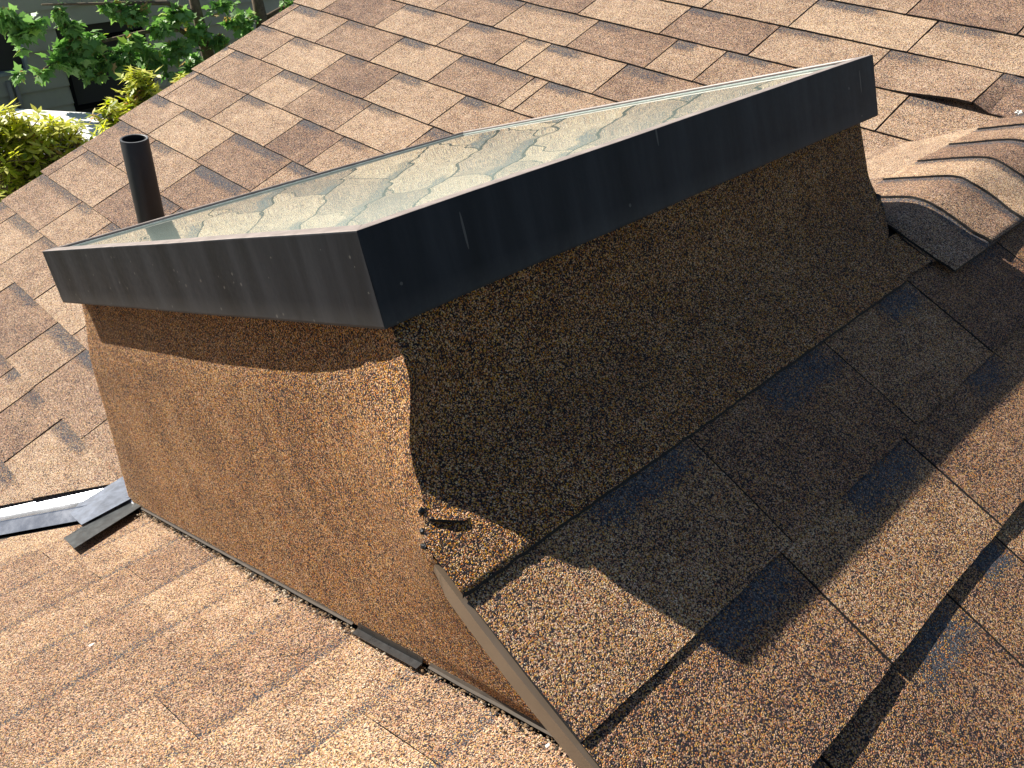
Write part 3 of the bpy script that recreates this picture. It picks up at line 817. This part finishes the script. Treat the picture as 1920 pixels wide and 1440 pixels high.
# ------------------------------------------------------------------ yard
def leafy_ground():
    bm = bmesh.new(); s = 170
    bmesh.ops.create_grid(bm, x_segments=60, y_segments=60, size=s)
    for v in bm.verts: v.co.z = .0
    m, nt, b = new_mat('yard_soil_and_grass')
    tc = ND(nt, 'ShaderNodeTexCoord'); n = ND(nt, 'ShaderNodeTexNoise', ins={'Scale': .9, 'Detail': 8.0, 'Roughness': .7}); nt.links.new(tc.outputs['Object'], n.inputs['Vector'])
    n2 = ND(nt, 'ShaderNodeTexNoise', ins={'Scale': 30.0, 'Detail': 6.0, 'Roughness': .7}); nt.links.new(tc.outputs['Object'], n2.inputs['Vector'])
    c = ramp(nt, mathn(nt, 'ADD', mathn(nt, 'MULTIPLY', n.outputs[0], .6), mathn(nt, 'MULTIPLY', n2.outputs[0], .4)), [(.35, (.035, .026, .018)), (.5, (.045, .055, .02)), (.65, (.07, .10, .03))])
    nt.links.new(c, b.inputs['Base Color']); b.inputs['Roughness'].default_value = .95
    o = from_bm('ground', bm, m); o['kind'] = 'structure'
leafy_ground()

# ------------------------------------------------------------------ neighbour's house
YN = 9.38
nb = empty('neighbour_house', (6, YN, 0), "neighbour's beige lap sided house wall in shade behind the tree", 'house')
def nbpart(name, bm, mat, parent=None, smooth=False):
    o = from_bm(name, bm, mat, parent or nb, smooth); return world_child(o)
M_LAP = plain('beige_lap_siding', (.44, .41, .32), .72, noise_s=5, noise_a=.10)
M_WFRAME = plain('grey_vinyl_frame', (.36, .40, .38), .5, noise_s=10)
M_DARK = plain('dark_window_glass', (.003, .003, .004), .25, spec=.15)
M_JAMB = plain('dark_jamb', (.006, .006, .006), .7, spec=.1)
WIN = (3.235, 4.10, -2.915, -2.245)     # x0, x1, z0, z1 relative to the camera height
WIN2 = (1.95, 2.905, -2.475, -1.99)
bm = bmesh.new(); add_box(bm, (-2, YN + .05, 0), (15, YN + .30, H - 1.35)); nbpart('wall', bm, plain('wall_sheathing', (.05, .045, .04), .9))
z = -3.014; k = 0
bm_me = {}
while z < -1.45:
    z1 = z + .178
    spans = [(-2, 15)]
    for (wx0, wx1, wz0, wz1) in (WIN, WIN2):
        ns = []
        for a, b in spans:
            if z1 > wz0 + .03 and z < wz1 - .03 and a < wx0 and b > wx1: ns += [(a, wx0), (wx1, b)]
            else: ns.append((a, b))
        spans = ns
    for a, b in spans:
        x = a
        while x < b - .01:
            xe = min(b, x + R.choice([3.0, 3.6, 3.66]))
            if b - xe < .5: xe = b
            bm = bmesh.new()
            v = [bm.verts.new(p) for p in [(x + .001, YN - .014, H + z), (xe - .001, YN - .014, H + z), (xe - .001, YN + .012, H + z1 + .02), (x + .001, YN + .012, H + z1 + .02),
                                          (x + .001, YN + .030, H + z), (xe - .001, YN + .030, H + z), (xe - .001, YN + .022, H + z1 + .02), (x + .001, YN + .022, H + z1 + .02)]]
            for q in ((0, 1, 2, 3), (7, 6, 5, 4), (0, 4, 5, 1), (1, 5, 6, 2), (2, 6, 7, 3), (3, 7, 4, 0)): bm.faces.new([v[i] for i in q])
            nbpart('siding_board', bm, M_LAP)
            x = xe
    z = z1; k += 1
bm = bmesh.new(); add_box(bm, (-2, YN - .01, 0), (15, YN + .28, H - 3.02)); nbpart('foundation', bm, plain('brown_foundation', (.10, .07, .05), .85, noise_s=6))
for (x0, x1, z0, z1), mull in ((WIN, 3.685), (WIN2, 2.42)):
    wbm = bmesh.new(); fw_ = .032
    add_box(wbm, (x0, YN - .015, H + z0), (x1, YN + .05, H + z0 + fw_)); add_box(wbm, (x0, YN - .015, H + z1 - fw_), (x1, YN + .05, H + z1))
    add_box(wbm, (x0, YN - .014, H + z0 + fw_), (x0 + fw_, YN + .05, H + z1 - fw_)); add_box(wbm, (x1 - fw_, YN - .014, H + z0 + fw_), (x1, YN + .05, H + z1 - fw_))
    w_ = nbpart('window', wbm, M_JAMB if mull == 3.685 else M_WFRAME)
    bm = bmesh.new(); add_box(bm, (mull - .03, YN - .022, H + z0 + .02), (mull + .03, YN + .04, H + z1 - .02)); nbpart('mullion', bm, M_WFRAME, w_)
    bm = bmesh.new(); add_box(bm, (x0 + .055, YN - .008, H + z0 + fw_), (x0 + .085, YN + .04, H + z1 - fw_)); nbpart('sash_stile', bm, M_WFRAME, w_)
    bm = bmesh.new(); add_box(bm, (x0 + .02, YN + .012, H + z0 + .02), (x1 - .02, YN + .018, H + z1 - .02)); nbpart('pane', bm, M_DARK, w_)
    bm = bmesh.new(); add_box(bm, (x0 - .03, YN - .05, H + z1), (x1 + .04, YN + .04, H + z1 + .03)); nbpart('head_trim', bm, M_WFRAME, w_)
    if mull != 3.685:
        bm = bmesh.new(); add_box(bm, (x0 - .03, YN - .05, H + z0 - .035), (x1 + .01, YN + .04, H + z0)); nbpart('sill', bm, M_WFRAME, w_)
for x in (2.675, 2.735):
    bm = bmesh.new(); add_tube(bm, [Vector((x, YN - .03, H - 2.52)), Vector((x + .005, YN - .03, H - 3.05))], [.022, .022], 10); nbpart('downpipe', bm, plain('weathered_pipe', (.30, .27, .22), .6), smooth=True)
bm = bmesh.new(); prism(bm, [Vector((-2.2, YN - .04, H - 1.35)), Vector((-2.2, YN + 6, H + 1.07)), Vector((-2.2, YN + 6, H + .92)), Vector((-2.2, YN - .04, H - 1.48))], Vector((17.4, 0, 0)))
bmesh.ops.recalc_face_normals(bm, faces=bm.faces); nbpart('roof', bm, plain('far_roof', (.10, .085, .075), .9, noise_s=20))
bm = bmesh.new(); add_box(bm, (-2, YN + .3, 0), (15, YN + 11.7, H - 1.48)); nbpart('house_body', bm, plain('house_body', (.30, .28, .23), .8))
bm = bmesh.new(); prism(bm, [Vector((-2.2, YN + 6, H + 1.07)), Vector((-2.2, YN + 12, H - 1.35)), Vector((-2.2, YN + 12, H - 1.48)), Vector((-2.2, YN + 6, H + .92))], Vector((17.4, 0, 0)))
bmesh.ops.recalc_face_normals(bm, faces=bm.faces); nbpart('roof', bm, bpy.data.materials['far_roof'])

# white shed roof between the bushes and the wall
sh = empty('garden_shed', (2.55, 7.42, 0), 'low garden shed with a flat sunlit white roof between the bushes and the neighbour\'s wall', 'shed')
sh.rotation_euler = (0, 0, math.radians(-49))
bm = bmesh.new(); add_box(bm, (-1.0, -.85, H - 2.47), (1.0, .345, H - 2.43), bevel=.006); from_bm('roof_panel', bm, plain('white_roof_panel', (.78, .78, .74), .55, noise_s=8, noise_a=.05), sh)
bm = bmesh.new(); add_box(bm, (-.92, -.77, .02), (.92, .27, H - 2.475)); from_bm('shed_wall', bm, plain('brown_shed_board', (.14, .08, .05), .8, noise_s=9), sh)

# ------------------------------------------------------------------ plants
def leaf_mat(name, cols, trans=.35, rough=.45):
    m, nt, b = new_mat(name)
    out = [n for n in nt.nodes if n.type == 'OUTPUT_MATERIAL'][0]
    g = ND(nt, 'ShaderNodeAttribute', attribute_type='GEOMETRY', attribute_name='hue')
    c = ramp(nt, g.outputs['Fac'], cols)
    nt.links.new(c, b.inputs['Base Color']); b.inputs['Roughness'].default_value = rough; b.inputs['Specular IOR Level'].default_value = .4
    tr = ND(nt, 'ShaderNodeBsdfTranslucent'); hs = ND(nt, 'ShaderNodeHueSaturation', ins={'Value': 1.5, 'Saturation': 1.15}); nt.links.new(c, hs.inputs['Color']); nt.links.new(hs.outputs[0], tr.inputs['Color'])
    mx = ND(nt, 'ShaderNodeMixShader', ins={0: trans}); nt.links.new(b.outputs[0], mx.inputs[1]); nt.links.new(tr.outputs[0], mx.inputs[2]); nt.links.new(mx.outputs[0], out.inputs[0])
    return m
M_MAPLE = leaf_mat('maple_leaf', [(0, (.09, .19, .055)), (.4, (.16, .31, .085)), (.75, (.25, .43, .14)), (.93, (.42, .56, .10)), (.97, (.42, .30, .12)), (1, (.42, .30, .14))])
M_GOLD = leaf_mat('yellow_green_leaf', [(0, (.08, .14, .02)), (.3, (.22, .30, .035)), (.6, (.46, .50, .06)), (.9, (.66, .64, .16)), (1, (.42, .22, .10))], .45)
M_WHITE = leaf_mat('white_bloom', [(0, (.60, .62, .48)), (1, (.75, .74, .66))], .25)
M_BARK = plain('brown_bark', (.13, .095, .06), .9, noise_s=25, noise_a=.5, bump=.6, bscale=60)
MAPLE = [(0, 0), (.10, .16), (.42, .10), (.34, .30), (.52, .50), (.24, .56), (0, 1.0), (-.24, .56), (-.52, .50), (-.34, .30), (-.42, .10), (-.10, .16)]
LANCE = [(0, 0), (.13, .30), (.15, .55), (0, 1.0), (-.15, .55), (-.13, .30)]
class Foliage:
    def __init__(s): s.v = []; s.f = []; s.h = []
    def leaf(s, p, d, n, size, shape, hue, fold=.18):
        d = d.normalized(); sd = d.cross(n)
        if sd.length < 1e-4: sd = d.orthogonal()
        sd.normalize(); n = sd.cross(d).normalized()
        b = len(s.v)
        for x, y in shape:
            s.v.append(p + sd * x * size + d * y * size + n * (-fold * abs(x) * size - .16 * y * y * size))
        # two fans either side of the midrib
        k = len(shape)
        tip = shape.index(max(shape, key=lambda q: q[1]))
        s.f.append(tuple(range(b, b + tip + 1))); s.f.append((b,) + tuple(range(b + tip, b + k)))
        s.h += [hue, hue]
    def build(s, name, mat, parent):
        me = bpy.data.meshes.new(name); me.from_pydata([tuple(q) for q in s.v], [], s.f)
        a = me.attributes.new('hue', 'FLOAT', 'FACE'); a.data.foreach_set('value', s.h)
        return world_child(link(name, me, mat, parent))
def rnd3(): return Vector((R.gauss(0, 1), R.gauss(0, 1), R.gauss(0, 1)))
SUNUP = (-SUN * .7 + Vector((0, 0, 1))).normalized()
def P(x, y, z): return Vector((x, y, z + H))

def maple(name, label, trunk, limbs, sprays, leaves_per, lsize, spread):
    root = empty(name, (trunk[0].x, trunk[0].y, 0), label, 'tree')
    bm = bmesh.new(); add_tube(bm, trunk, [.085, .075, .062, .05, .035][:len(trunk)], 10)
    world_child(from_bm('trunk', bm, M_BARK, root, True))
    for L in limbs:
        bm = bmesh.new(); add_tube(bm, L, [.028 * (1 - .75 * i / (len(L) - 1)) for i in range(len(L))], 7)
        world_child(from_bm('limb', bm, M_BARK, root, True))
    F = Foliage(); tw = bmesh.new()
    for c, rad, dens in sprays:
        n_t = max(3, int(7 * rad / .2))
        for _ in range(n_t):
            d = Vector((R.gauss(0, 1), R.gauss(0, .7), R.gauss(-.1, .35))).normalized(); ln = rad * R.uniform(.6, 1.25)
            a = c - d * ln * .4; pts = [a + d * ln * q + Vector((0, 0, -.12 * ln * q * q)) for q in (0, .35, .7, 1)]
            add_tube(tw, pts, [.005, .004, .003, .0015], 4, False)
            nl = int(leaves_per * dens / n_t)
            for i in range(nl):
                q = R.uniform(.05, 1.05); p = a + d * ln * q + rnd3() * rad * .16
                dd = (d * .5 + rnd3() * .55 + Vector((0, 0, -.45)))
                nn = (SUNUP + rnd3() * .38).normalized()
                F.leaf(p, dd, nn, lsize * R.uniform(.6, 1.2), MAPLE, min(1, max(0, R.gauss(.5, .22))) if R.random() > .02 else R.uniform(.94, 1))
    world_child(from_bm('twigs', tw, M_BARK, root))['kind'] = 'stuff'
    F.build('crown', M_MAPLE, root)
    return root
tr = [Vector((4.08, 8.2, 0)), P(4.19, 8.2, -2.9), P(4.165, 8.2, -2.3), P(4.13, 8.2, -2.0), P(4.06, 8.2, -1.2)]
limbs = [[P(4.15, 8.2, -2.2), P(3.9, 8.15, -2.0), P(3.5, 8.05, -1.95), P(3.0, 8.0, -1.97), P(2.6, 8.0, -2.1)],
         [P(4.12, 8.2, -1.9), P(3.8, 8.1, -1.75), P(3.3, 8.0, -1.68), P(2.7, 8.0, -1.62)],
         [P(4.15, 8.2, -2.4), P(4.35, 8.1, -2.25), P(4.6, 8.05, -2.15)]]
sp = [((2.42, 8.0, -1.66), .15, 1.0), ((2.56, 8.0, -1.74), .14, 1.0), ((2.50, 8.0, -1.80), .12, .6), ((2.80, 8.0, -1.68), .07, .35), ((2.86, 8.0, -1.80), .11, .8),
      ((2.90, 8.0, -1.93), .17, 1.3), ((3.03, 8.0, -1.94), .17, 1.3), ((2.74, 8.0, -2.05), .14, 1.0), ((2.92, 8.0, -2.10), .16, 1.3), ((3.10, 8.0, -2.11), .15, 1.3),
      ((2.98, 7.95, -2.20), .10, .6), ((3.24, 8.0, -2.08), .15, 1.0), ((3.36, 8.0, -1.98), .13, .7), ((3.33, 8.0, -1.72), .14, .9), ((3.45, 8.0, -1.80), .15, .9),
      ((3.20, 8.0, -1.68), .06, .3), ((3.48, 8.05, -2.10), .16, .9), ((3.60, 8.05, -2.20), .16, .9), ((3.66, 8.05, -1.92), .18, .9), ((3.78, 8.05, -2.12), .18, 1.0),
      ((3.85, 8.1, -1.85), .18, .9), ((4.05, 8.1, -2.02), .16, .8), ((4.22, 8.0, -2.10), .12, .8), ((4.34, 8.0, -2.22), .13, .8), ((4.45, 8.1, -1.98), .14, .6),
      ((4.60, 8.1, -2.1), .13, .5), ((4.30, 8.1, -1.82), .14, .5), ((3.95, 8.1, -2.30), .14, .8), ((4.10, 8.1, -2.42), .12, .6), ((3.70, 8.0, -2.34), .12, .5),
      ((2.36, 7.9, -2.08), .045, .16), ((2.56, 8.0, -2.13), .06, .25), ((2.45, 8.0, -1.93), .03, .06), ((3.55, 8.1, -1.5), .3, 1.2), ((2.9, 8.1, -1.35), .3, 1.0), ((4.3, 8.2, -1.3), .35, 1.3)]
maple('maple_tree', "green maple leaning over the yard in front of the neighbour's wall", tr, limbs, [(P(*c), r_, d_) for c, r_, d_ in sp], 120, .095, .2)
tr2 = [Vector((4.95, 8.6, 0)), P(4.95, 8.5, -2.6), P(4.93, 8.45, -2.1), P(4.86, 8.4, -1.7)]
sp2 = [((4.75, 8.4, -2.05), .14, .5), ((5.0, 8.4, -2.2), .16, .7), ((5.2, 8.4, -1.95), .16, .6), ((4.6, 8.5, -1.9), .12, .4), ((5.4, 8.4, -2.1), .15, .5), ((5.0, 8.4, -1.5), .3, 1.0)]
maple('maple_tree', 'slim second tree whose stem shows just above the rake of the main slope', tr2, [[P(4.93, 8.45, -2.1), P(5.15, 8.4, -2.0), P(5.4, 8.35, -1.95)]], [(P(*c), r_, d_) for c, r_, d_ in sp2], 90, .075, .2)

def shrub(label, base, tips, size, red=.03, white=0.0, leaf=.085):
    root = empty('shrub', (base.x, base.y, 0), label, 'shrub', None)
    F = Foliage(); W = Foliage(); tw = bmesh.new()
    for c, rad, n in tips:
        add_tube(tw, [Vector((base.x, base.y, .02)), Vector(((base.x + c.x) / 2, (base.y + c.y) / 2, c.z * .6)), c], [.014, .009, .004], 5, False)
        for _ in range(n):
            o_ = rnd3() * rad * .55; o_.z *= 1.1
            p = c + o_
            ax = (Vector((0, 0, 1)) + rnd3() * .35).normalized()
            # a whorl of leaves at the end of a shoot
            k = R.randint(5, 8); reds = R.random() < red; wh = R.random() < white
            for i in range(k):
                a = 2 * math.pi * i / k + R.uniform(-.3, .3)
                u = ax.orthogonal().normalized(); w_ = ax.cross(u)
                d = (u * math.cos(a) + w_ * math.sin(a)) + ax * R.uniform(.0, .5) + Vector((0, 0, -.15))
                hue = R.uniform(.95, 1) if reds else min(.9, max(0, R.gauss(.55, .2) + .25 * (p.z - c.z) / rad))
                (W if wh else F).leaf(p + ax * R.uniform(-.02, .02), d, (ax + SUNUP * .6 + rnd3() * .25).normalized(), leaf * (.45 if wh else 1) * R.uniform(.65, 1.2), LANCE, hue, .25)
            add_tube(tw, [c, p - ax * .05, p], [.004, .003, .0015], 4, False)
    world_child(from_bm('stems', tw, M_BARK, root))['kind'] = 'stuff'; F.build('foliage', M_GOLD, root)
    if W.v: W.build('blossom', M_WHITE, root)
    return root
shrub('large yellow green shrub at the left edge of the yard', Vector((1.72, 6.2, 0)), [(P(1.66, 6.2, -1.99), .13, 80), (P(1.76, 6.2, -2.03), .12, 60), (P(1.84, 6.2, -2.10), .12, 60), (P(1.60, 6.2, -2.15), .2, 90), (P(1.78, 6.15, -2.25), .2, 90), (P(1.62, 6.1, -2.42), .22, 90), (P(1.80, 6.1, -2.5), .2, 60), (P(1.5, 6.1, -2.6), .22, 60)], 1)
shrub('yellow green shrub with reddish tips and small white blooms below the rake', Vector((2.0, 6.15, 0)), [(P(1.93, 6.15, -2.02), .09, 44), (P(2.02, 6.15, -2.10), .12, 50), (P(1.90, 6.15, -2.16), .15, 60), (P(2.04, 6.15, -2.20), .14, 50), (P(1.98, 6.1, -2.36), .16, 60), (P(2.12, 6.2, -2.28), .12, 40), (P(2.0, 6.1, -2.6), .2, 60)], 1, red=.10, white=.22)
shrub('small golden shrub in front of the low window', Vector((2.40, 6.35, 0)), [(P(2.40, 6.3, -2.03), .09, 30), (P(2.45, 6.3, -2.12), .10, 40), (P(2.42, 6.3, -2.3), .16, 50)], 1, red=.08, leaf=.07)
shrub('upright golden shrub rising beside the rake edge', Vector((2.64, 6.3, 0)), [(P(2.63, 6.25, -1.80), .07, 26), (P(2.62, 6.25, -1.90), .10, 46), (P(2.58, 6.25, -2.02), .12, 56), (P(2.6, 6.25, -2.2), .16, 50)], 1, red=.05, leaf=.075)
shrub('small golden sprig peeking over the rake edge furthest right', Vector((2.95, 6.3, 0)), [(P(2.93, 6.25, -1.885), .05, 12), (P(2.96, 6.25, -2.05), .12, 30)], 1, red=.1, leaf=.07)

# scraps on the roof
def petals():
    M = FR['A']; Mi = M.inverted(); q = Mi @ U(2.905, .757, tA * 2.905 + cA)
    bm = bmesh.new()
    for i in range(5):
        a = i * 1.25; p = [Vector((q.x + math.cos(a + d) * r, q.y + math.sin(a + d) * r, .006 + h)) for d, r, h in ((0, .002, .002), (.45, .011, .009), (0, .017, .006), (-.45, .011, .010))]
        bm.faces.new([bm.verts.new(v) for v in p])
    for v in bm.verts: v.co = Vector((q.x, q.y, .006)) + (v.co - Vector((q.x, q.y, .006))) * .5
    o = from_bm('blossom', bm, plain('white_petal', (.85, .86, .80), .6)); o.matrix_basis = M
    setp(o, 'small white blossom lying on the main slope by the right edge of the view', 'blossom')
petals()
def chip(x, y, r, label, mat, sd):
    M = FR['C']; Mi = M.inverted(); q = Mi @ U(x, y, -tC * y + cC)
    bm = bmesh.new(); bmesh.ops.create_icosphere(bm, subdivisions=2, radius=1)
    for v in bm.verts:
        d = 1 + .35 * noise.noise(v.co * 1.7 + Vector((sd, 0, 0)))
        v.co = Vector((v.co.x * 1.5 * d * r + q.x, v.co.y * .8 * d * r + q.y, v.co.z * .4 * d * r + .0015))
    o = from_bm('chip', bm, mat); o.matrix_basis = M
    setp(o, label, 'chip')
chip(.246, 1.347, .0042, 'white paint chip lying on the lower slope left of the wall', M_CHIP, 1)
chip(.211, 1.366, .0030, 'small dark twig bit lying beside the white chip on the lower slope', M_BARK, 2)
chip(.375, .848, .0030, 'dark crumb of bark lying alone low on the lower slope', M_BARK, 3)
chip(.549, .436, .0034, 'pale pebble at the foot of the gable near the drip edge', M_CHIP, 4)

# small loose lap of the sheet at the ridge end
bm = bmesh.new()
lp = [(.500, .6127, .004), (.523, .597, .003), (.545, .574, .001), (.5225, .5700, .010), (.4998, .5815, .013), (.4866, .592, .011)]
top = [bm.verts.new(U(x, y, tB * y + cB + h)) for x, y, h in lp]; bot = [bm.verts.new(v.co - Vector((0, 0, .0028))) for v in top]
bm.faces.new(top); bm.faces.new(bot[::-1])
for i in range(len(lp)):
    f = bm.faces.new((top[i], bot[i], bot[(i + 1) % 6], top[(i + 1) % 6])); f.material_index = 1
bmesh.ops.recalc_face_normals(bm, faces=bm.faces)
o = from_bm('membrane_lap', bm, M_CAPSHEET, house); o.data.materials.append(M_ASPHALT); o['label'] = 'loose flap of roll roofing at the front end of the dormer ridge'
